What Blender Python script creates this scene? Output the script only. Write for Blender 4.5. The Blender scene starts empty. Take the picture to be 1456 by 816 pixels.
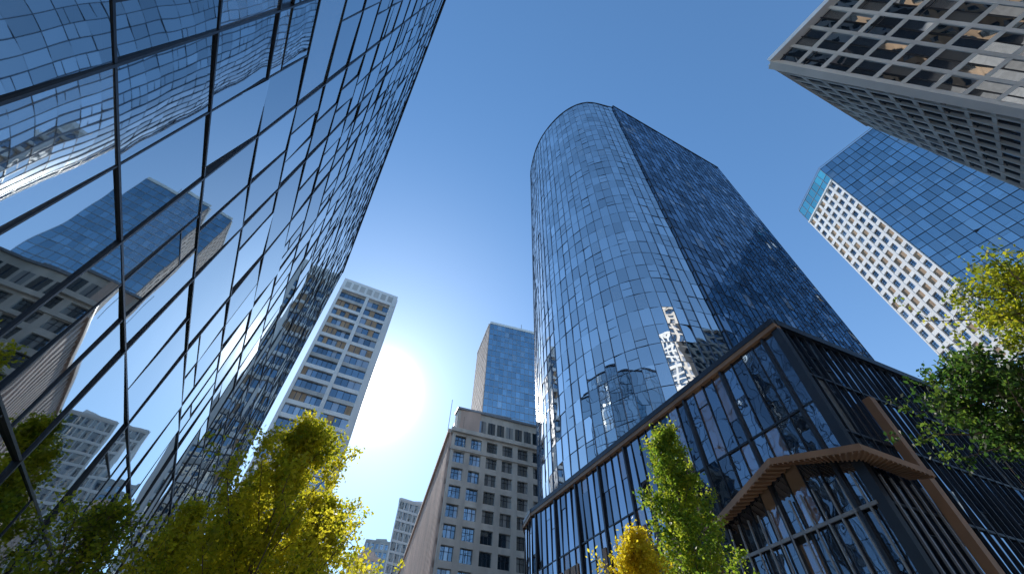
import bpy, math, random
import numpy as np
from mathutils import Vector, Matrix
R = random.Random(7)
scene = bpy.context.scene
scene.view_settings.view_transform = 'Standard'
scene.view_settings.look = 'None'
scene.view_settings.exposure = 0

# ------------------------------------------------------------ sun / sky
SAZ = math.atan2(-0.366, 1.0)          # azimuth from +Y, negative = towards -X
SEL = math.radians(34.9)
SUN = Vector((math.sin(SAZ)*math.cos(SEL), math.cos(SAZ)*math.cos(SEL), math.sin(SEL)))
world = bpy.data.worlds.new("World"); scene.world = world
world.use_nodes = True
wt = world.node_tree; wn = wt.nodes; wl = wt.links
wn.clear()
out = wn.new('ShaderNodeOutputWorld')
sky = wn.new('ShaderNodeTexSky'); sky.sky_type = 'NISHITA'; sky.sun_disc = False
sky.sun_elevation = SEL; sky.sun_rotation = SAZ
sky.air_density = 1.0; sky.dust_density = 0.2; sky.ozone_density = 1.5; sky.altitude = 50
gam = wn.new('ShaderNodeGamma'); gam.inputs[1].default_value = 0.78
tint = wn.new('ShaderNodeVectorMath'); tint.operation = 'MULTIPLY'; tint.inputs[1].default_value = (0.84, 1.36, 1.82)
bg = wn.new('ShaderNodeBackground'); bg.inputs[1].default_value = 0.15
wl.new(sky.outputs[0], gam.inputs[0]); wl.new(gam.outputs[0], tint.inputs[0]); wl.new(tint.outputs[0], bg.inputs[0])
# circumsolar haze (part of the sky itself)
tc = wn.new('ShaderNodeTexCoord')
nrm = wn.new('ShaderNodeVectorMath'); nrm.operation = 'NORMALIZE'
wl.new(tc.outputs['Generated'], nrm.inputs[0])
dt = wn.new('ShaderNodeVectorMath'); dt.operation = 'DOT_PRODUCT'
wl.new(nrm.outputs[0], dt.inputs[0]); dt.inputs[1].default_value = SUN
mx = wn.new('ShaderNodeMath'); mx.operation = 'MAXIMUM'; mx.inputs[1].default_value = 0.0
wl.new(dt.outputs['Value'], mx.inputs[0])
def math_(op, a, b):
    m = wn.new('ShaderNodeMath'); m.operation = op
    for i, x in enumerate((a, b)):
        if isinstance(x, (int, float)): m.inputs[i].default_value = x
        else: wl.new(x, m.inputs[i])
    return m.outputs[0]
def powmul(src, n, s): return math_('MULTIPLY', math_('POWER', src, n), s)
sep = wn.new('ShaderNodeSeparateXYZ'); wl.new(nrm.outputs[0], sep.inputs[0])
low = math_('SUBTRACT', 1.0, math_('MAXIMUM', sep.outputs['Z'], 0.0))
tot = math_('ADD', math_('ADD', powmul(mx.outputs[0], 900, 12.0), powmul(mx.outputs[0], 130, 0.40)), powmul(mx.outputs[0], 18, 0.26))
bg2 = wn.new('ShaderNodeBackground'); bg2.inputs[0].default_value = (1.0, 0.96, 0.90, 1)
wl.new(tot, bg2.inputs[1])
bg3 = wn.new('ShaderNodeBackground'); bg3.inputs[0].default_value = (0.76, 0.88, 1.0, 1)
wl.new(powmul(low, 2.4, 0.46), bg3.inputs[1])
adds = wn.new('ShaderNodeAddShader'); adds2 = wn.new('ShaderNodeAddShader')
wl.new(bg.outputs[0], adds.inputs[0]); wl.new(bg2.outputs[0], adds.inputs[1])
wl.new(adds.outputs[0], adds2.inputs[0]); wl.new(bg3.outputs[0], adds2.inputs[1])
wl.new(adds2.outputs[0], out.inputs[0])

sl = bpy.data.lights.new("sun", 'SUN'); sl.energy = 5.0; sl.angle = math.radians(0.5)
sl.color = (1.0, 0.93, 0.84)
so = bpy.data.objects.new("sun", sl); scene.collection.objects.link(so)
so.rotation_mode = 'QUATERNION'
so.rotation_quaternion = SUN.to_track_quat('Z', 'Y'); so.location = SUN*300

# ------------------------------------------------------------ camera
th = math.radians(50.7); ro = math.radians(2.03)
F = Vector((0, math.cos(th), math.sin(th))); U0 = Vector((0, -math.sin(th), math.cos(th))); R0 = Vector((1, 0, 0))
cr = R0*math.cos(ro) + U0*math.sin(ro); cu = -R0*math.sin(ro) + U0*math.cos(ro)
M = Matrix(((cr.x, cu.x, -F.x, 0), (cr.y, cu.y, -F.y, 0), (cr.z, cu.z, -F.z, 1.6), (0, 0, 0, 1)))
cd = bpy.data.cameras.new("camera"); cam = bpy.data.objects.new("camera", cd)
scene.collection.objects.link(cam); cam.matrix_world = M
cd.sensor_width = 36; cd.lens = 36*620/1456; cd.clip_end = 6000; cd.clip_start = 0.05
scene.camera = cam

# ------------------------------------------------------------ materials
def newmat(name):
    m = bpy.data.materials.new(name); m.use_nodes = True
    nt = m.node_tree; nt.nodes.clear()
    o = nt.nodes.new('ShaderNodeOutputMaterial')
    return m, nt, nt.nodes, nt.links, o

def solid(name, col, rough=0.6, metal=0.0, var=0.15, nscale=0.6, bump=0.0, rndvar=0.0):
    m, nt, n, l, o = newmat(name)
    p = n.new('ShaderNodeBsdfPrincipled')
    p.inputs['Roughness'].default_value = rough; p.inputs['Metallic'].default_value = metal
    t = n.new('ShaderNodeTexCoord'); nz = n.new('ShaderNodeTexNoise')
    nz.inputs['Scale'].default_value = nscale; nz.inputs['Detail'].default_value = 6
    # vertical streaking: stretch the noise along z
    mp = n.new('ShaderNodeMapping'); mp.inputs['Scale'].default_value = (1, 1, .35)
    l.new(t.outputs['Object'], mp.inputs[0]); l.new(mp.outputs[0], nz.inputs['Vector'])
    cr_ = n.new('ShaderNodeValToRGB')
    cr_.color_ramp.elements[0].position = 0.3; cr_.color_ramp.elements[1].position = 0.7
    cr_.color_ramp.elements[0].color = tuple(c*(1-var) for c in col)+(1,)
    cr_.color_ramp.elements[1].color = tuple(min(1, c*(1+var)) for c in col)+(1,)
    l.new(nz.outputs[0], cr_.inputs[0])
    src = cr_.outputs[0]
    if rndvar > 0:
        a = n.new('ShaderNodeAttribute'); a.attribute_name = 'rnd'
        mr = n.new('ShaderNodeMapRange'); mr.inputs['To Min'].default_value = 1-rndvar; mr.inputs['To Max'].default_value = 1+rndvar
        l.new(a.outputs['Fac'], mr.inputs[0])
        vm = n.new('ShaderNodeVectorMath'); vm.operation = 'SCALE'
        l.new(src, vm.inputs[0]); l.new(mr.outputs[0], vm.inputs['Scale']); src = vm.outputs[0]
    l.new(src, p.inputs['Base Color'])
    if bump:
        n2 = n.new('ShaderNodeTexNoise'); n2.inputs['Scale'].default_value = 12; n2.inputs['Detail'].default_value = 4
        l.new(t.outputs['Object'], n2.inputs['Vector'])
        b = n.new('ShaderNodeBump'); b.inputs['Distance'].default_value = 0.02; b.inputs['Strength'].default_value = bump
        l.new(n2.outputs[0], b.inputs['Height']); l.new(b.outputs[0], p.inputs['Normal'])
    l.new(p.outputs[0], o.inputs[0])
    return m

def glass(name, tint=(.62, .78, .95), base=.4, inner=(.015, .025, .04), blind=(.25, .27, .28), blindfrac=.12,
          bump=.02, bscale=.35, transp=None, rough=.015, var=.25):
    m, nt, n, l, o = newmat(name)
    a = n.new('ShaderNodeAttribute'); a.attribute_name = 'rnd'
    g = n.new('ShaderNodeBsdfGlossy'); g.inputs['Roughness'].default_value = rough
    mr = n.new('ShaderNodeMapRange'); mr.inputs['To Min'].default_value = 1-var; mr.inputs['To Max'].default_value = 1.0
    l.new(a.outputs['Fac'], mr.inputs[0])
    vm = n.new('ShaderNodeVectorMath'); vm.operation = 'SCALE'; vm.inputs[0].default_value = tint
    l.new(mr.outputs[0], vm.inputs['Scale']); l.new(vm.outputs[0], g.inputs[0])
    t = n.new('ShaderNodeTexCoord'); nz = n.new('ShaderNodeTexNoise')
    nz.inputs['Scale'].default_value = bscale; nz.inputs['Detail'].default_value = 1.5
    l.new(t.outputs['Object'], nz.inputs['Vector'])
    b = n.new('ShaderNodeBump'); b.inputs['Distance'].default_value = bump; b.inputs['Strength'].default_value = 1.0
    l.new(nz.outputs[0], b.inputs['Height']); l.new(b.outputs[0], g.inputs['Normal'])
    # interior
    d = n.new('ShaderNodeBsdfDiffuse')
    # decorrelated random
    m7 = n.new('ShaderNodeMath'); m7.operation = 'MULTIPLY'; m7.inputs[1].default_value = 37.77
    l.new(a.outputs['Fac'], m7.inputs[0])
    fr = n.new('ShaderNodeMath'); fr.operation = 'FRACT'; l.new(m7.outputs[0], fr.inputs[0])
    rp = n.new('ShaderNodeValToRGB'); rp.color_ramp.interpolation = 'CONSTANT'
    e = rp.color_ramp.elements
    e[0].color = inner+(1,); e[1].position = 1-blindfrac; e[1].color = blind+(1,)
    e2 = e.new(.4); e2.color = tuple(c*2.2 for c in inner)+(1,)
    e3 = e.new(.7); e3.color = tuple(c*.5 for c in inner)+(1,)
    l.new(fr.outputs[0], rp.inputs[0]); l.new(rp.outputs[0], d.inputs[0])
    under = d
    if transp:
        tr = n.new('ShaderNodeBsdfTransparent'); tr.inputs[0].default_value = transp+(1,)
        lt = n.new('ShaderNodeMath'); lt.operation = 'LESS_THAN'; lt.inputs[1].default_value = 1-blindfrac
        l.new(fr.outputs[0], lt.inputs[0])
        mxx = n.new('ShaderNodeMixShader'); l.new(lt.outputs[0], mxx.inputs[0])
        l.new(d.outputs[0], mxx.inputs[1]); l.new(tr.outputs[0], mxx.inputs[2]); under = mxx
    f = n.new('ShaderNodeFresnel'); f.inputs[0].default_value = 1.5
    m2 = n.new('ShaderNodeMapRange'); m2.inputs['To Min'].default_value = base; m2.inputs['To Max'].default_value = 1.0
    l.new(f.outputs[0], m2.inputs[0])
    mix = n.new('ShaderNodeMixShader'); l.new(m2.outputs[0], mix.inputs[0])
    l.new(under.outputs[0], mix.inputs[1]); l.new(g.outputs[0], mix.inputs[2])
    l.new(mix.outputs[0], o.inputs[0])
    return m

M_dark = solid("dark_mullion", (.035, .042, .055), .35, .4, .1)
M_core = solid("dark_core", (.02, .025, .03), .8, 0, .2)
M_bronze = solid("bronze_metal", (.34, .20, .12), .5, .1, .2)
M_steel = solid("grey_mullion", (.30, .32, .35), .4, .3, .1)
M_silver = solid("silver_mullion", (.14, .17, .21), .3, .6, .1)
M_pale = solid("pale_concrete", (.52, .50, .47), .75, 0, .18, .4, .3, .1)
M_white = solid("white_cladding", (.80, .78, .75), .6, 0, .08, .3, .1, .06)
M_light = solid("light_metal_cladding", (.82, .80, .77), .45, 0, .10, .5, .15, .12)
M_beige = solid("limestone", (.64, .58, .51), .8, 0, .18, .5, .4, .1)
M_pink = solid("rose_stone", (.66, .48, .39), .8, 0, .16, .5, .4, .1)
M_brown = solid("brown_brick", (.40, .27, .17), .85, 0, .2, .8, .4, .15)
M_slab = solid("ceiling_slab", (.45, .43, .40), .8, 0, .1)
M_asph = solid("asphalt", (.06, .06, .062), .9, 0, .2, 1.5, .6)
M_pave = solid("paving", (.45, .43, .40), .85, 0, .15, 1.0, .4)
M_mark = solid("road_paint", (.8, .8, .78), .7, 0, .05)
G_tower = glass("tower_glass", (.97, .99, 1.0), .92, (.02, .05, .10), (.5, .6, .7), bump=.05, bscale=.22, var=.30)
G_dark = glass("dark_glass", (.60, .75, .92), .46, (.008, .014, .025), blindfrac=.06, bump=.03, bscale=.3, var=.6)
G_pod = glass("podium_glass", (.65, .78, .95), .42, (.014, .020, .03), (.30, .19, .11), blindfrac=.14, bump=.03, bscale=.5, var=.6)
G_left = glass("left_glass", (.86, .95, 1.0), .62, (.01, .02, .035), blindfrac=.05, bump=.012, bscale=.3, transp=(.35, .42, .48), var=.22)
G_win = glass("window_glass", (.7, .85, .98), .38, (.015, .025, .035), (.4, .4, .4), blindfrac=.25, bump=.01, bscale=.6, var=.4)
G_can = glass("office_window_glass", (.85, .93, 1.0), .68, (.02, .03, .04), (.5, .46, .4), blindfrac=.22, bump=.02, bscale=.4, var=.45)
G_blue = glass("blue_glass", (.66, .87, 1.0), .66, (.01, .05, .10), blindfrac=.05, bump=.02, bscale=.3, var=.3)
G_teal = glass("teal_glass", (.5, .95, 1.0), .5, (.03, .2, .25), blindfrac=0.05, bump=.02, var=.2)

# ------------------------------------------------------------ mesh builder
class MB:
    def __init__(s, mats): s.v = []; s.f = []; s.m = []; s.r = []; s.mats = mats
    def quad(s, a, b, c, d, mi=0, r=None):
        i = len(s.v); s.v += [tuple(a), tuple(b), tuple(c), tuple(d)]
        s.f.append((i, i+1, i+2, i+3)); s.m.append(mi); s.r.append(R.random() if r is None else r)
    def box(s, o, ux, uy, uz, mi=0):
        o = Vector(o); r = R.random(); i = len(s.v)
        for k in range(8):
            p = o + (ux if k & 1 else Vector()) + (uy if k & 2 else Vector()) + (uz if k & 4 else Vector())
            s.v.append(tuple(p))
        flip = ux.cross(uy).dot(uz) < 0
        for q in ((0, 2, 3, 1), (4, 5, 7, 6), (0, 1, 5, 4), (2, 6, 7, 3), (0, 4, 6, 2), (1, 3, 7, 5)):
            if flip: q = q[::-1]
            s.f.append(tuple(i+k for k in q)); s.m.append(mi); s.r.append(r)
    def prism(s, poly, z0, z1, mi=0):
        n = len(poly); i = len(s.v); r = R.random()
        s.v += [(p[0], p[1], z0) for p in poly] + [(p[0], p[1], z1) for p in poly]
        for k in range(n):
            s.f.append((i+k, i+(k+1) % n, i+n+(k+1) % n, i+n+k)); s.m.append(mi); s.r.append(r)
        s.f.append(tuple(i+n+k for k in range(n))); s.m.append(mi); s.r.append(r)
    def obj(s, name, parent=None, smooth=False):
        me = bpy.data.meshes.new(name); me.from_pydata(s.v, [], s.f); me.update()
        for m in s.mats: me.materials.append(m)
        me.polygons.foreach_set('material_index', s.m)
        at = me.attributes.new('rnd', 'FLOAT', 'FACE'); at.data.foreach_set('value', s.r)
        if smooth: me.polygons.foreach_set('use_smooth', [True]*len(s.f))
        ob = bpy.data.objects.new(name, me); scene.collection.objects.link(ob)
        if parent: ob.parent = parent
        return ob

def empty(name, loc=(0, 0, 0)):
    e = bpy.data.objects.new(name, None); scene.collection.objects.link(e); e.empty_display_size = 1
    return e

class Wall:
    """vertical wall from p0 to p1; outward = right of travel"""
    def __init__(s, p0, p1):
        s.p = Vector((p0[0], p0[1], 0)); d = Vector((p1[0]-p0[0], p1[1]-p0[1], 0)); s.L = d.length
        s.d = d.normalized(); s.n = Vector((s.d.y, -s.d.x, 0))
    def box(s, mb, s0, s1, z0, z1, d0, d1, mi=0):
        mb.box(s.p + s.d*s0 + s.n*d0 + Vector((0, 0, z0)), s.d*(s1-s0), s.n*(d1-d0), Vector((0, 0, z1-z0)), mi)
    def pt(s, a, z, d=0): return s.p + s.d*a + s.n*d + Vector((0, 0, z))
    def pane(s, mb, s0, s1, z0, z1, d, tilt, mi=0, r=None, bx=0.0):
        tx = (R.gauss(0, tilt)+bx)*(s1-s0)*.5; tz = R.gauss(0, tilt)*(z1-z0)*.5
        mb.quad(s.pt(s0, z0, d-tx-tz), s.pt(s1, z0, d+tx-tz), s.pt(s1, z1, d+tx+tz), s.pt(s0, z1, d-tx+tz), mi, r)

def curtain(gm, fm, p0, p1, z0, z1, fh, pw, tilt=.006, mw=.06, md=.09, gi=0, fi=0, hw=.09, split=0.0, vend=True):
    w = Wall(p0, p1); nb = max(1, round(w.L/pw)); nf = max(1, round((z1-z0)/fh))
    a = w.L/nb; h = (z1-z0)/nf
    for j in range(nf):
        for i in range(nb):
            if split and R.random() < split:
                k = R.choice((.3, .5, .7))
                w.pane(gm, i*a, (i+1)*a, z0+j*h, z0+(j+k)*h, .06, tilt, gi)
                w.pane(gm, i*a, (i+1)*a, z0+(j+k)*h, z0+(j+1)*h, .06, tilt, gi)
                w.box(fm, i*a+mw/2, (i+1)*a-mw/2, z0+(j+k)*h-.02, z0+(j+k)*h+.02, .0, md*.6, fi)
            else:
                w.pane(gm, i*a, (i+1)*a, z0+j*h, z0+(j+1)*h, .06, tilt, gi)
    for i in range(nb+1):
        if i == nb and not vend: continue
        w.box(fm, i*a-mw/2, i*a+mw/2, z0, z1, 0, md+.02, fi)
    for j in range(nf+1):
        w.box(fm, 0, w.L, z0+j*h-hw/2, z0+j*h+hw/2, 0, md, fi)

def punched(wm, gm, p0, p1, z0, z1, nb, nf, pier, span, depth=.35, wi=0, gi=0, tilt=.004, mull=1, mi=1, endp=None):
    w = Wall(p0, p1); h = (z1-z0)/nf; a = w.L/nb; ep = endp or pier/2
    for i in range(nb+1):
        c = i*a
        s0, s1 = c-pier/2, c+pier/2
        if i == 0: s0, s1 = 0, ep
        if i == nb: s0, s1 = w.L-ep, w.L
        w.box(wm, s0, s1, z0, z1, 0, depth, wi)
    for j in range(nf+1):
        b0, b1 = z0+j*h-span/2, z0+j*h+span/2
        if j == 0: b0 = z0
        if j == nf: b1 = z1
        for i in range(nb):
            w.box(wm, i*a+(ep if i == 0 else pier/2), (i+1)*a-(ep if i == nb-1 else pier/2), b0, b1, 0, depth-.04, wi)
    for j in range(nf):
        for i in range(nb):
            s0, s1 = i*a+pier/2, (i+1)*a-pier/2
            k = mull+1; q = (s1-s0)/k
            for t in range(k):
                w.pane(gm, s0+t*q, s0+(t+1)*q, z0+j*h+span/2, z0+(j+1)*h-span/2, .05, tilt, gi)
                if t: w.box(wm, s0+t*q-.05, s0+t*q+.05, z0+j*h+span/2, z0+(j+1)*h-span/2, .02, .12, mi)
            zm = z0+j*h+span/2+(h-span)*.62
            w.box(wm, s0, s1, zm-.035, zm+.035, .02, .1, mi)

# ============================================================ LEFT GLASS OFFICE
def left_building():
    e = empty("glass_office_building")
    fx = lambda y: -5.5-.511*y
    p0 = (fx(-5), -5); p1 = (fx(46), 46)
    w = Wall(p0, p1); H = 60.0
    gm = MB([G_left]); fm = MB([M_dark, M_bronze]); im = MB([M_slab, M_core, M_pale])
    fh = 3.0; nf = 20
    rr = random.Random(3)
    bays = 15; bw = w.L/bays
    for j in range(nf):
        z0 = j*fh; z1 = z0+fh
        for b in range(bays):
            cuts = rr.choice(([0, .5, 1], [0, .33, 1], [0, .5, 1], [0, .33, .66, 1], [0, .5, .75, 1], [0, .5, 1], [0, 1]))
            for k in range(len(cuts)-1):
                s0 = (b+cuts[k])*bw; s1 = (b+cuts[k+1])*bw
                if rr.random() < .14:
                    zz = z0+fh*rr.choice((.3, .72))
                    w.pane(gm, s0, s1, z0, zz, .02, .011); w.pane(gm, s0, s1, zz, z1, .02, .011)
                    w.box(fm, s0+.02, s1-.02, zz-.018, zz+.018, -.03, .045)
                else:
                    w.pane(gm, s0, s1, z0, z1, .02, .011)
                if k: w.box(fm, s0-.02, s0+.02, z0+.04, z1-.04, -.05, .05)
        w.box(fm, 0, w.L, z0-.03, z0+.03, -.1, .06)
    w.box(fm, 0, w.L, H-.055, H+.35, -.4, .14)
    for b in range(bays+1):
        w.box(fm, b*bw-.028, b*bw+.028, 0, H, -.2, .07)
    # interior slabs, core wall, columns
    for j in range(nf+1):
        w.box(im, .2, w.L-.2, j*fh-.3, j*fh-.06, -9, -.25, 0)
        if j < nf:
            for b in range(0, bays*2):
                if rr.random() < .4:
                    w.box(im, b*bw/2+.4, b*bw/2+.55, j*fh, (j+1)*fh-.3, -6, -3, 2)
    w.box(im, 0, w.L, 0, H-.5, -30, -9, 1)
    for b in range(bays+1):
        w.box(im, b*bw-.3, b*bw+.3, 0, H-.3, -1.8, -1.2, 2)
    w.box(im, 0, w.L, H-.04, H+.2, -30, -.45, 1)
    # far end wall and rear end wall
    q0 = w.pt(w.L, 0); q1 = w.pt(w.L, 0, -30)
    curtain(gm, fm, (q0.x, q0.y), (q1.x, q1.y), 0, H, 4, 3)
    q2 = w.pt(0, 0, -30); q3 = w.pt(0, 0)
    curtain(gm, fm, (q2.x, q2.y), (q3.x, q3.y), 0, H, 4, 3)
    gm.obj("glazing", e); fm.obj("mullions", e); im.obj("interior", e)
left_building()

# ============================================================ CURVED TOWER + PODIUM
def catmull(pts, n):
    o = []
    P = [Vector(p) for p in pts]; P = [P[0]*2-P[1]]+P+[P[-1]*2-P[-2]]
    for i in range(1, len(P)-2):
        for k in range(n):
            t = k/n; a, b, c, d = P[i-1:i+3]
            o.append(.5*((2*b)+(c-a)*t+(2*a-5*b+4*c-d)*t*t+(3*b-3*c+d-a)*t**3))
    o.append(P[-2]); return o
def resample(pts, step):
    L = [0]
    for a, b in zip(pts, pts[1:]): L.append(L[-1]+(b-a).length)
    n = round(L[-1]/step); o = []
    for k in range(n+1):
        s = L[-1]*k/n; i = max(j for j in range(len(L)) if L[j] <= s+1e-6); i = min(i, len(pts)-2)
        t = (s-L[i])/(L[i+1]-L[i]); o.append(pts[i].lerp(pts[i+1], t))
    return o

def tower():
    e = empty("curved_glass_tower"); H = 119.6
    curve = catmull([(9, 66), (4.6, 57), (4.9, 49), (7.3, 42.5), (12.0, 36.8), (17.6, 34.2), (24.4, 35.2)], 12)
    cp = resample(curve, 1.35)
    gm = MB([G_tower, G_dark]); fm = MB([M_dark, M_silver]); cm = MB([M_core])
    for a, b in zip(cp, cp[1:]):
        w = Wall(a, b)
        nf = 36; h = (H-18)/nf; ct = R.gauss(0, .024)
        for j in range(nf):
            if R.random() < .12: ct = R.gauss(0, .024)
            w.pane(gm, 0, w.L, 18+j*h, 18+(j+1)*h, .06, .013, 0, None, ct)
            w.box(fm, -.01, w.L+.01, 18+j*h-.035, 18+j*h+.035, 0, .075)
            if R.random() < .2:
                zz = 18+(j+R.choice((.35, .5)))*h
                w.box(fm, .02, w.L-.02, zz-.03, zz+.03, 0, .075)
        w.box(fm, -.035, .035, 18, H, 0, .13, 1)
        w.box(fm, 0, w.L, H-.1, H+.3, -.3, .18)
    c = (24.4, 35.2); d = (57, 51); nn = Wall(c, d).n
    c2 = Vector(c)+Vector(nn[:2])*.35; d2 = Vector(d)+Vector(nn[:2])*.35
    curtain(gm, fm, c2, d2, 18, H+.3, 2.8, 1.4, .014, .07, .09, 1, 0, .09, .3)
    curtain(gm, fm, (c[0]-.1, c[1]+.6), c2, 18, H+.3, 2.8, 1.4, .006, .08, .12, 1, 0)
    curtain(gm, fm, d2, (50, 70), 18, H+.3, 2.8, 1.6, .008, .08, .12, 1, 0)
    Wall(c2, d2).box(fm, 0, (d2-c2).length, H+.35, H+.7, -.5, .2)
    cm.prism([tuple(p) for p in cp]+[tuple(d), (50, 69.8), (30, 76)], 15, H-.3)
    cm.prism([tuple(c2), tuple(d2), (50, 69.9), (26, 50)], 16, H+.2)
    gm.obj("glazing", e); fm.obj("mullions", e); cm.obj("core", e)
tower()

def podium():
    e = empty("glass_podium_building"); H = 23.1
    path = [Vector(p) for p in [(4.8, 60), (3.0, 55), (2.5, 52), (3.1, 49.0)]]
    A = Vector((3.1, 49.0)); B = Vector((17.4, 19.9)); C = Vector((44.5, 31.2))
    gm = MB([G_pod, G_dark]); fm = MB([M_dark, M_bronze, M_steel]); cm = MB([M_core])
    segs = list(zip(path, path[1:]))+[(A, B)]
    for a, b in segs:
        curtain(gm, fm, a, b, 0, H-.5, 5.4, .95, .014, .055, .13, 0, 0, .12, .45)
        w = Wall(a, b)
        w.box(fm, 0, w.L+.3, H-.42, H, -.5, .38, 0)
        w.box(fm, 0, w.L+.3, H-.75, H-.42, -.2, .34, 1)
    w = Wall(A, B)
    for k in range(9):
        s = 1+k*3.8
        w.box(fm, s-.09, s+.09, 0, H-.8, .05, .26, 0)
    curtain(gm, fm, B, C, 0, H-.5, 3.6, .8, .014, .06, .17, 1, 0, .14, .3)
    w2 = Wall(B, C)
    w2.box(fm, .0, w2.L, H-.5, H+.002, -.5, .35, 0)
    w2.box(fm, -.2, .2, 0, H-.8, -.2, .32, 0)
    # bronze corner pillar
    w2.box(fm, 4.0, 4.5, 0, 18.0, .22, .7, 1)
    # faceted entrance canopy wrapping the corner, slatted wooden soffit
    pts_in = [w.pt(w.L-8.8, 13.2, .2), w.pt(w.L-3.0, 14.5, .2), w.pt(w.L+.2, 13.2, .2), w2.pt(3.0, 12.9, .3)]
    pts_out = [w.pt(w.L-8.8, 12.9, 1.1), w.pt(w.L-3.3, 14.2, 1.7), w.pt(w.L+1.1, 12.9, 1.4), w2.pt(3.0, 12.5, 1.4)]
    up = Vector((0, 0, .34))
    for k in range(3):
        a, b, c, d = pts_in[k], pts_in[k+1], pts_out[k+1], pts_out[k]
        fm.quad(a, b, c, d, 1); fm.quad(a+up, d+up, c+up, b+up, 1)
        fm.quad(d, c, c+up, d+up, 1)
        n = 16
        for t in range(n):
            p = a.lerp(b, (t+.2)/n); q = d.lerp(c, (t+.2)/n); r_ = a.lerp(b, (t+.55)/n)
            fm.box(p-Vector((0, 0, .09)), q-p, r_-p, Vector((0, 0, .085)), 1)
    fm.quad(pts_in[0], pts_out[0], pts_out[0]+up, pts_in[0]+up, 1)
    fm.quad(pts_in[3], pts_in[3]+up, pts_out[3]+up, pts_out[3], 1)
    for k in range(12):
        s = w.L-8.4+k*.72
        w.box(fm, s-.04, s+.04, 0, 12.9, .18, .28, 2)
    for z in (4.2, 8.0, 11.2): w.box(fm, w.L-8.5, w.L-.1, z, z+.16, .18, .26, 2)
    for k in range(5):
        w2.box(fm, .6+k*.75, .7+k*.75, 0, 12.6, .21, .3, 2)
    # timber infill strips in the lower storeys
    for k in range(34):
        s = round(R.uniform(1, w.L-10)/.95)*.95+.1; z = R.choice((0, 0, 5.4, 10.8))
        w.box(fm, s, s+R.choice((.25, .5, .7)), z+.3, z+4.9, .071+.001*k, .12+.001*k, 1)
    cm.prism([tuple(p) for p in path]+[tuple(B), tuple(C), (46, 66)], 0, H-.4)
    gm.obj("glazing", e); fm.obj("mullions_and_canopy", e); cm.obj("core", e)
podium()

# ============================================================ SLAB TOWER NEAR SUN
def slab_tower():
    e = empty("concrete_residential_tower"); H = 111.6
    a, b = (-54.5, 89.6), (-38.4, 97.0)
    w = Wall(a, b); L = w.L
    wm = MB([M_white, M_pale, M_brown, M_dark]); gm = MB([G_win])
    z1 = H-5; nf = 28; h = z1/nf
    for j in range(nf):
        z = j*h
        for (s0, s1) in ((.8, L*.5-.5), (L*.5+.5, L-1.6)):
            n = 6 if s0 < 1 else 4; q = (s1-s0)/n
            w.box(wm, s0, s1, z-.55, z+.6, .0, .6 if s0 < 1 else .4, 0 if j % 3 else 1)
            for i in range(n):
                w.pane(gm, s0+i*q, s0+(i+1)*q, z+.6, z+h-.55, .05, .012)
                w.box(wm, s0+i*q-.06, s0+i*q+.06, z+.6, z+h-.55, 0, .15, 3)
                if R.random() < .10+.35*(j > 21):
                    w.box(wm, s0+i*q+.1, s0+(i+1)*q-.1, z+.62, z+h-.6, .06, .13, 2)
    for (s0, s1, d) in ((0, .8, .8), (L*.5-.5, L*.5+.5, .9), (L-1.6, L, .9)):
        w.box(wm, s0, s1, 0, z1, 0, d, 0)
    w.box(wm, 0, L, z1, H, -1, 1.0, 0)
    for k in range(7): w.box(wm, 1+k*2.3, 2.6+k*2.3, z1+1.2, z1+3.8, .9, 1.03, 1)
    bx = w.n*-16
    poly = [w.p, w.p+w.d*L, w.p+w.d*L+bx, w.p+bx]
    wm.prism([(p.x, p.y) for p in poly], 0, H-.3, 1)
    q = poly[1]; r = poly[2]
    punched(wm, gm, (q.x, q.y), (r.x, r.y), 0, H-.5, 6, 30, 1.2, 1.2, .3, 0, 0, mi=3)
    wm.obj("structure", e); gm.obj("windows", e)
slab_tower()

# ============================================================ DISTANT GLASS TOWER
def mid_tower():
    e = empty("blue_glass_tower"); H = 171.6
    f0, f1, bk = (-11.1, 165.3), (16, 173), (-18.4, 190)
    gm = MB([G_blue, G_win]); fm = MB([M_steel, M_pink, M_white, M_dark]); cm = MB([M_core])
    curtain(gm, fm, f0, f1, 0, H, 3.7, 2.2, .012, .12, .15, 0, 0, .25, .2)
    punched(fm, gm, bk, f0, 0, H, 9, 44, 1.7, 1.7, .35, 1, 1, mi=3)
    Wall(f0, f1).box(fm, 0, 28, H, H+1.6, -.5, .3, 2)
    Wall(bk, f0).box(fm, 0, 24, H, H+1.6, -.5, .5, 2)
    cm.prism([bk, f0, f1, (10, 198)], 0, H-.2)
    fm.box(Vector((2, 178, H)), Vector((10, 0, 0)), Vector((0, 8, 0)), Vector((0, 0, 4)), 0)
    fm.box(Vector((6, 175, H)), Vector((.3, 0, 0)), Vector((0, .3, 0)), Vector((0, 0, 10)), 0)
    gm.obj("glazing", e); fm.obj("frames", e); cm.obj("core", e)
mid_tower()

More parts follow.
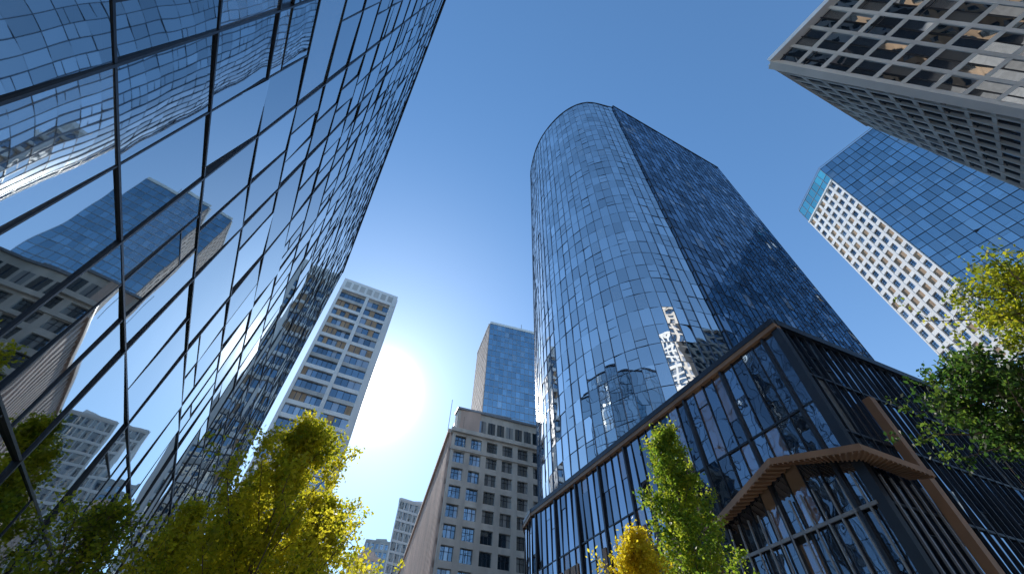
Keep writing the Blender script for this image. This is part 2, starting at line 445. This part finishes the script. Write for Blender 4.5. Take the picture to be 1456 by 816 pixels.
# ============================================================ STONE BUILDING
def stone():
    e = empty("stone_office_building"); H = 61.6
    c, r, l = (-11.6, 83.9), (8.5, 91.0), (-36.9, 180.6)
    wm = MB([M_beige, M_dark, M_pink, M_steel]); gm = MB([G_win])
    zc = 54.0
    punched(wm, gm, c, r, 4, zc, 6, 14, 1.15, 1.15, .55, 0, 0, mull=2, mi=1, tilt=.012)
    w = Wall(c, r)
    w.box(wm, 0, w.L, 0, 4, 0, .6, 0)
    w.box(wm, -.5, w.L, zc, zc+.9, -.5, 1.1, 0)
    w.box(wm, -.3, w.L, zc-4.0, zc-3.6, .5, .8, 0)
    # set-back attic storeys
    w.box(wm, .9, w.L, zc+.9, H-.5, -4, -1.4, 0)
    for k in range(9):
        s = 1.6+k*2.2
        w.pane(gm, s, s+1.7, zc+1.9, zc+5.4, -1.35, .004)
        w.box(wm, s+.8, s+.9, zc+1.9, zc+5.4, -1.36, -1.2, 1)
    w.box(wm, .6, w.L, H-.5, H, -4, -1.0, 3)
    # long side
    w3 = Wall(l, c)
    nb = 46
    for i in range(nb+1):
        s = w3.L*i/nb
        w3.box(wm, max(0, s-.45), min(w3.L, s+.45), 0, zc, 0, .6, 2)
    for j in range(15):
        z = 4+j*(zc-4)/14
        w3.box(wm, 0, w3.L, z-.55, z+.55, 0, .35, 2)
        for i in range(nb):
            if j < 14:
                w3.pane(gm, w3.L*i/nb+.45, w3.L*(i+1)/nb-.45, z+.55, z+(zc-4)/14-.55, .05, .004)
    w3.box(wm, 0, w3.L+.0, zc, zc+.898, -.5, 1.09, 2)
    w3.box(wm, 2, w3.L-1.4, zc+.9, H-.5, -6, -1.42, 2)
    w3.box(wm, 2, w3.L-1.3, H-.5, H-.003, -6, -1.0, 3)
    wm.prism([c, r, (12, 110), (-10, 182), l], 0, zc-.2, 0)
    wm.box(Vector((-14.5, 95, H)), Vector((.12, 0, 0)), Vector((0, .12, 0)), Vector((0, 0, 9)), 3)
    wm.box(Vector((-6, 90, H-1)), Vector((7, 2, 0)), Vector((-1.5, 5, 0)), Vector((0, 0, 3)), 3)
    wm.obj("masonry", e); gm.obj("windows", e)
stone()

# ============================================================ SMALL DISTANT BUILDINGS
def small(name, c, r, l, H, gmat, wmat, nb, nb2, nf, kind):
    e = empty(name)
    gm = MB([gmat]); wm = MB([wmat, M_dark])
    for (a, b, n) in ((l, c, nb2), (c, r, nb)):
        if kind == 'c': curtain(gm, wm, a, b, 0, H, H/nf, Wall(a, b).L/n, .006, .25, .3, 0, 0, .9)
        else: punched(wm, gm, a, b, 0, H, n, nf, 1.0, 1.4, .4)
    b4 = (r[0]+l[0]-c[0], r[1]+l[1]-c[1])
    wm.prism([c, r, b4, l], 0, H-.1, 1)
    Wall(l, c).box(wm, 0, Wall(l, c).L, H, H+1, -1, .5); Wall(c, r).box(wm, 0, Wall(c, r).L, H, H+1.003, -1, .5)
    d = (Vector(b4)-Vector(c))*.3
    wm.box(Vector((c[0]+d.x, c[1]+d.y, H)), Vector((6, 0, 0)), Vector((0, 6, 0)), Vector((0, 0, 5)), 0)
    gm.obj("windows", e); wm.obj("walls", e)
small("distant_glass_office", (-46, 196), (-30, 206), (-52, 225), 90, G_blue, M_white, 8, 12, 22, 'c')
small("distant_apartment_block", (-75, 262), (-58, 266), (-84, 290), 97, G_win, M_pale, 7, 10, 24, 'p')
small("distant_brick_building", (-66, 214), (-54, 217), (-73, 236), 73, G_win, M_pink, 6, 9, 18, 'p')

# ============================================================ RIGHT TOWER (white grid + blue glass)
def right_tower():
    e = empty("white_grid_tower"); H = 144
    k = 1.3
    b0 = (79.5*k, 58.6*k); c = (79.5*k, 46.3*k); f = (97*k, 22*k)
    gm = MB([G_blue, G_win, G_teal]); wm = MB([M_white, M_dark, M_steel, M_pale, M_brown]); 
    punched(wm, gm, b0, c, 0, H-8, 7, 38, .75, 1.2, .5, 0, 1, mull=1, mi=1)
    wb = Wall(b0, c)
    for _ in range(110):
        i = R.randrange(7); j = R.randrange(38); a = wb.L/7; h = (H-8)/38
        wb.box(wm, i*a+.375, (i+1)*a-.375, j*h+.6, (j+1)*h-.6, .07, .2+.001*_, 4)
    curtain(gm, wm, c, f, 0, H, 3.7, 1.9, .014, .12, .12, 0, 1, .16, .2)
    curtain(gm, wm, b0, c, H-8, H, 4, 2.2, .006, .1, .15, 2, 2, .12)
    Wall(b0, c).box(wm, 0, 16, H-8.3, H-7.7, 0, .7, 0)
    curtain(gm, wm, (b0[0]+20, b0[1]+6), b0, 0, H-8, 3.7, 2, .006, .3, .2, 1, 0, .8)
    wm.prism([b0, c, f, (f[0]+20, f[1]+10), (b0[0]+20, b0[1]+6)], 0, H-.3, 1)
    for p, q in ((b0, c), (c, f)):
        w = Wall(p, q); w.box(wm, 0, w.L, H+1.2, H+1.3, -.3, -.2, 2)
        for i in range(int(w.L/2)): w.box(wm, i*2, i*2+.08, H, H+1.2, -.3, -.2, 2)
    gm.obj("glazing", e); wm.obj("walls", e)
right_tower()

# ============================================================ OVERHANGING BUILDING (upper right)
def beam(mb, a, b, n, w, d0, d1, mi):
    t = (b-a); side = t.normalized().cross(n).normalized()
    mb.box(a-side*w/2+n*d0, t, side*w, n*(d1-d0), mi)
def overhang():
    e = empty("cantilevered_office_building")
    gm = MB([G_can, G_dark]); wm = MB([M_light, M_dark, M_pale])
    zt = 61.6; zb = 31.6
    C = Vector((31.1, 11.9, zt)); A2 = Vector((55.8, -25.7, zt)); C_ = Vector((68.1, 12.9, zb)); A_ = Vector((92.8, -24.7, zb))
    D = Vector((46.8, 18.7, zt)); D_ = Vector((64, 21.5, zb)); 
    def face(P00, P10, P11, P01, nu, nv, fw, fd, gi, fi, tilt):
        n = (P10-P00).cross(P01-P00).normalized()
        mid = (P00+P11)/2
        if n.dot(Vector((0, 0, 1.6))-mid) < 0: n = -n
        def P(u, v): return P00.lerp(P10, u).lerp(P01.lerp(P11, u), v)
        for i in range(nu):
            for j in range(nv):
                for (u0, u1) in ((0, .5), (.5, 1)):
                    q = [P((i+u0)/nu, j/nv), P((i+u1)/nu, j/nv), P((i+u1)/nu, (j+1)/nv), P((i+u0)/nu, (j+1)/nv)]
                    t1 = R.gauss(0, tilt); t2 = R.gauss(0, tilt)
                    q = [q[0]+n*(.05-t1-t2), q[1]+n*(.05+t1-t2), q[2]+n*(.05+t1+t2), q[3]+n*(.05-t1+t2)]
                    gm.quad(*q, gi)
        for i in range(nu+1): beam(wm, P(i/nu, 0), P(i/nu, 1), n, fw, -.1, fd, fi)
        for j in range(nv+1): beam(wm, P(0, j/nv), P(1, j/nv), n, fw*1.2, -.1, fd-.04, fi)
        for i in range(nu):
            for j in range(nv):
                beam(wm, P((i+.5)/nu, j/nv), P((i+.5)/nu, (j+1)/nv), n, .10, .05, .2, 1)
                if R.random() < .25:
                    beam(wm, P(i/nu, (j+.25)/nv), P((i+1)/nu, (j+.25)/nv), n, .1, .05, .18, 1)
        return n
    nA = face(C, A2, A_, C_, 19, 18, .34, .30, 0, 0, .035)
    nB = face(C, D, D_, C_, 9, 20, .32, .3, 1, 2, .03)
    n0 = (nA+nB).normalized()
    beam(wm, C, C_, n0, .9, -.3, .55, 0)
    beam(wm, C, A2, Vector((-.8, -.5, 0)).normalized(), .8, -.4, .6, 0)
    beam(wm, C, D, Vector((-.4, .9, 0)).normalized(), .6, -.4, .4, 0)
    E = Vector((95, 20, zt))
    wm.quad(C+Vector((0, 0, .3)), D+Vector((0, 0, .3)), E, A2+Vector((0, 0, .3)), 0)
    wm.prism([(C_.x, C_.y), (A_.x, A_.y), (112, -10), (105, 22), (D_.x, D_.y)], 0, zb, 2)
    gm.obj("glazing", e); wm.obj("frames", e)
overhang()

# ============================================================ BUILDINGS BEHIND THE CAMERA (seen in reflections)
def block(name, x0, x1, y0, y1, H, wmat, nbx, nf, nby=6, gmat=None):
    e = empty(name); wm = MB([wmat, M_dark]); gm = MB([gmat or G_win])
    P = [(x0, y0), (x1, y0), (x1, y1), (x0, y1)]
    for i in range(4):
        a, b = P[i], P[(i+1) % 4]; n = nbx if i % 2 == 0 else nby
        punched(wm, gm, a, b, 0, H, n, nf, 1.0, 1.3, .4)
    wm.prism(P, 0, H-.2, 1)
    for i in range(4):
        w = Wall(P[i], P[(i+1) % 4]); w.box(wm, 0, w.L, H, H+1.2+.002*i, -.6, .5)
    gm.obj("windows", e); wm.obj("walls", e)
block("brick_apartment_building", 4, 34, -70, -45, 52, M_brown, 9, 14)
block("concrete_office_building", -42, -8, -95, -65, 98, M_pale, 10, 27)
block("limestone_office_building", 44, 72, -80, -50, 132, M_beige, 8, 36)
block("white_apartment_tower", 12, 34, -120, -98, 150, M_white, 7, 40)
block("rose_stone_building", -55, -22, -40, -12, 38, M_pink, 9, 10)

# ============================================================ GROUND
def sheet(name, poly, z, mat, thick=0):
    mb = MB([mat])
    if thick: mb.prism(poly, z-thick, z)
    else:
        i = 0; mb.v = [(p[0], p[1], z) for p in poly]; mb.f = [tuple(range(len(poly)))]; mb.m = [0]; mb.r = [.5]
    return mb.obj(name)
sheet("ground", [(-3000, -3000), (3000, -3000), (3000, 3000), (-3000, 3000)], 0, M_asph)
dv = Vector((-.455, .89)); nv = Vector((.89, .455))
def st(a, b): p = Vector((-5.5, 0))+dv*a+nv*b; return (p.x, p.y)
sheet("pavement", [st(-30, .2), st(-30, 7.5), st(75, 7.5), st(75, .2)], .13, M_pave, .12)
sheet("pavement", [(14, -44), (115, -44), (115, 40), (44.9, 31), (17.8, 19.2), (2.2, 50), (-3, 50)], .13, M_pave, .12)  # out-of-view paving, widened as a bright surface to bounce light under the overhang
mk = MB([M_mark])
for k in range(14):
    a = -30+k*7; mk.quad(Vector(st(a, 10.4)+(.004,)), Vector(st(a, 10.55)+(.004,)), Vector(st(a+3, 10.55)+(.004,)), Vector(st(a+3, 10.4)+(.004,)))
mk.obj("lane_marking")

# ============================================================ TREES
def leafmat(name, c0, c1, c2):
    m, nt, n, l, o = newmat(name)
    a = n.new('ShaderNodeAttribute'); a.attribute_name = 'rnd'
    rp = n.new('ShaderNodeValToRGB'); e = rp.color_ramp.elements
    e[0].color = c0+(1,); e[1].color = c2+(1,); x = e.new(.5); x.color = c1+(1,)
    l.new(a.outputs['Fac'], rp.inputs[0])
    d = n.new('ShaderNodeBsdfPrincipled'); d.inputs['Roughness'].default_value = .5
    t = n.new('ShaderNodeBsdfTranslucent')
    l.new(rp.outputs[0], d.inputs['Base Color'])
    vm = n.new('ShaderNodeVectorMath'); vm.operation = 'SCALE'; vm.inputs['Scale'].default_value = 2.0
    l.new(rp.outputs[0], vm.inputs[0]); l.new(vm.outputs[0], t.inputs[0])
    mx_ = n.new('ShaderNodeMixShader'); mx_.inputs[0].default_value = .62
    l.new(d.outputs[0], mx_.inputs[1]); l.new(t.outputs[0], mx_.inputs[2]); l.new(mx_.outputs[0], o.inputs[0])
    return m
L_yel = leafmat("autumn_leaves", (.16, .21, .012), (.40, .38, .02), (.49, .44, .03))
L_gold = leafmat("golden_leaves", (.34, .28, .012), (.49, .40, .02), (.50, .45, .03))
L_grn = leafmat("green_leaves", (.05, .11, .012), (.17, .25, .02), (.32, .33, .025))
L_drk = leafmat("dark_leaves", (.012, .035, .008), (.035, .085, .014), (.10, .15, .02))
L_ylg = leafmat("yellow_green_leaves", (.07, .11, .012), (.20, .24, .015), (.38, .36, .02))
M_bark = solid("bark", (.12, .09, .065), .9, 0, .3, 6, .8)

def tree(name, loc, height, cb, rad, leaves, lm, seed, shape='cone', lsize=.13, nlimb=46):
    rr = random.Random(seed); rng = np.random.default_rng(seed)
    e = empty(name); bm = MB([M_bark]); base = Vector(loc)
    def tube(pts, r0, r1, ns=7):
        n = len(pts); i0 = len(bm.v)
        for k, p in enumerate(pts):
            t = (pts[min(k+1, n-1)]-pts[max(k-1, 0)]).normalized()
            x = t.orthogonal().normalized(); y = t.cross(x); r = r0+(r1-r0)*k/(n-1)
            for q in range(ns):
                an = 2*math.pi*q/ns; bm.v.append(tuple(p+x*math.cos(an)*r+y*math.sin(an)*r))
        for k in range(n-1):
            for q in range(ns):
                a = i0+k*ns+q; b = i0+k*ns+(q+1) % ns
                bm.f.append((a, b, b+ns, a+ns)); bm.m.append(0); bm.r.append(.5)
    tp = []
    wob = Vector((0, 0, 0))
    for k in range(13):
        wob += Vector((rr.uniform(-.05, .05), rr.uniform(-.05, .05), 0))
        tp.append(base+wob+Vector((0, 0, height*.97*k/12)))
    tube(tp, height*.013+.03, .02, 9)
    cl = []
    def rprof(t):
        if shape == 'cone': return rad*(.25+.75*min(1, t*3+.45))*(1-t)**.75+.1
        return rad*math.sqrt(max(.02, 1-(2*t-1)**2))
    for i in range(nlimb):
        t = (i+rr.random())/nlimb
        t = t**.9
        z = cb+(height*.96-cb)*t
        an = i*2.399+rr.uniform(-.4, .4)
        rl = rprof(t)*rr.choice((rr.uniform(.45, .9), rr.uniform(.85, 1.4)))
        kk = min(11.99, z/(height*.97)*12); a = tp[int(kk)].lerp(tp[int(kk)+1], kk % 1)
        rise = rl*rr.uniform(.6, 1.6) if shape == 'cone' else rl*rr.uniform(-.1, .5)
        a0 = a-Vector((0, 0, min(rise*.6, z*.3)))
        end = a+Vector((math.cos(an)*rl, math.sin(an)*rl, rise*.6))
        m = a0.lerp(end, .5)+Vector((0, 0, -.08*rl))
        tube([a0, m, end], .012+.013*rl, .006, 5)
        for s in range(10):
            f = rr.uniform(.3, 1.08); c = a0.lerp(end, f)
            dv_ = Vector((rr.gauss(0, 1), rr.gauss(0, 1), rr.gauss(.9, .9)))
            e2 = c+dv_.normalized()*rr.uniform(.3, .95)*(.5+.25*rl)
            tube([c, e2], .009, .003, 3)
            tone = rr.uniform(-.38, .38)
            for ff in (.35, .65, 1.0):
                cl.append((c.lerp(e2, ff), rr.uniform(.06, .19)*(.75+.12*rad), tone))
    cl.append((tp[-1], .2, 0)); cl.append((tp[-1]+Vector((0, 0, .3)), .1, .1)); cl.append((tp[-2], .22, 0))
    cc = np.array([c[0][:] for c in cl]); cs = np.array([c[1] for c in cl]); cv = np.array([c[2] for c in cl])
    w = cs**1.7; w /= w.sum(); idx = rng.choice(len(cl), leaves, p=w)
    pos = cc[idx]+rng.normal(size=(leaves, 3))*cs[idx][:, None]*np.array([.75, .75, .95])
    ax = rng.normal(size=(leaves, 3)); ax /= np.linalg.norm(ax, axis=1)[:, None]
    bx = np.cross(ax, rng.normal(size=(leaves, 3))); bx /= np.linalg.norm(bx, axis=1)[:, None]
    sz = lsize*rng.uniform(.6, 1.25, leaves)[:, None]
    V = np.stack([pos-ax*sz*.5, pos+bx*sz*.3-ax*sz*.05, pos+ax*sz*.5, pos-bx*sz*.3-ax*sz*.05], 1).reshape(-1, 3)
    me = bpy.data.meshes.new("leaves"); me.vertices.add(leaves*4); me.vertices.foreach_set('co', V.ravel())
    me.loops.add(leaves*4); me.loops.foreach_set('vertex_index', np.arange(leaves*4))
    me.polygons.add(leaves); me.polygons.foreach_set('loop_start', np.arange(leaves)*4)
    me.polygons.foreach_set('loop_total', np.full(leaves, 4)); me.update(); me.validate()
    at = me.attributes.new('rnd', 'FLOAT', 'FACE')
    at.data.foreach_set('value', np.clip(.5+cv[idx]+rng.normal(size=leaves)*.17, 0, 1))
    me.materials.append(lm)
    ob = bpy.data.objects.new("leaves", me); scene.collection.objects.link(ob); ob.parent = e
    bm.obj("trunk_and_branches", e, True)

tree("autumn_tree", (-7.0, 14, 0), 10.6, 2.6, 2.6, 30000, L_yel, 1, nlimb=60, lsize=.14)
tree("autumn_tree", (-7.3, 18.4, 0), 9.9, 2.5, 2.6, 24000, L_yel, 2, nlimb=54, lsize=.15)
tree("autumn_tree", (-11.0, 19.5, 0), 11.4, 2.6, 2.9, 28000, L_yel, 3, nlimb=58, lsize=.15)
tree("autumn_tree", (-10.4, 15.4, 0), 8.2, 2.0, 1.9, 15000, L_yel, 11, nlimb=44)
tree("autumn_tree", (-9.4, 11.2, 0), 6.4, 1.8, 1.5, 9000, L_ylg, 12, nlimb=34, lsize=.11)  # added tree in direct view, mimics foliage mirrored in the left glass
tree("green_street_tree", (6.8, 17, 0), 13.0, 2.6, 2.1, 24000, L_grn, 4, lsize=.14)
tree("yellow_street_tree", (4.4, 16, 0), 8.1, 2.2, 1.7, 17000, L_gold, 5)
tree("dark_maple_tree", (15.6, 11, 0), 12.1, 8.8, 2.1, 10000, L_drk, 6, 'round', .17, 36)
tree("linden_tree", (15.9, 8, 0), 12.9, 10.5, 2.3, 9000, L_ylg, 8, 'round', .14, 36)
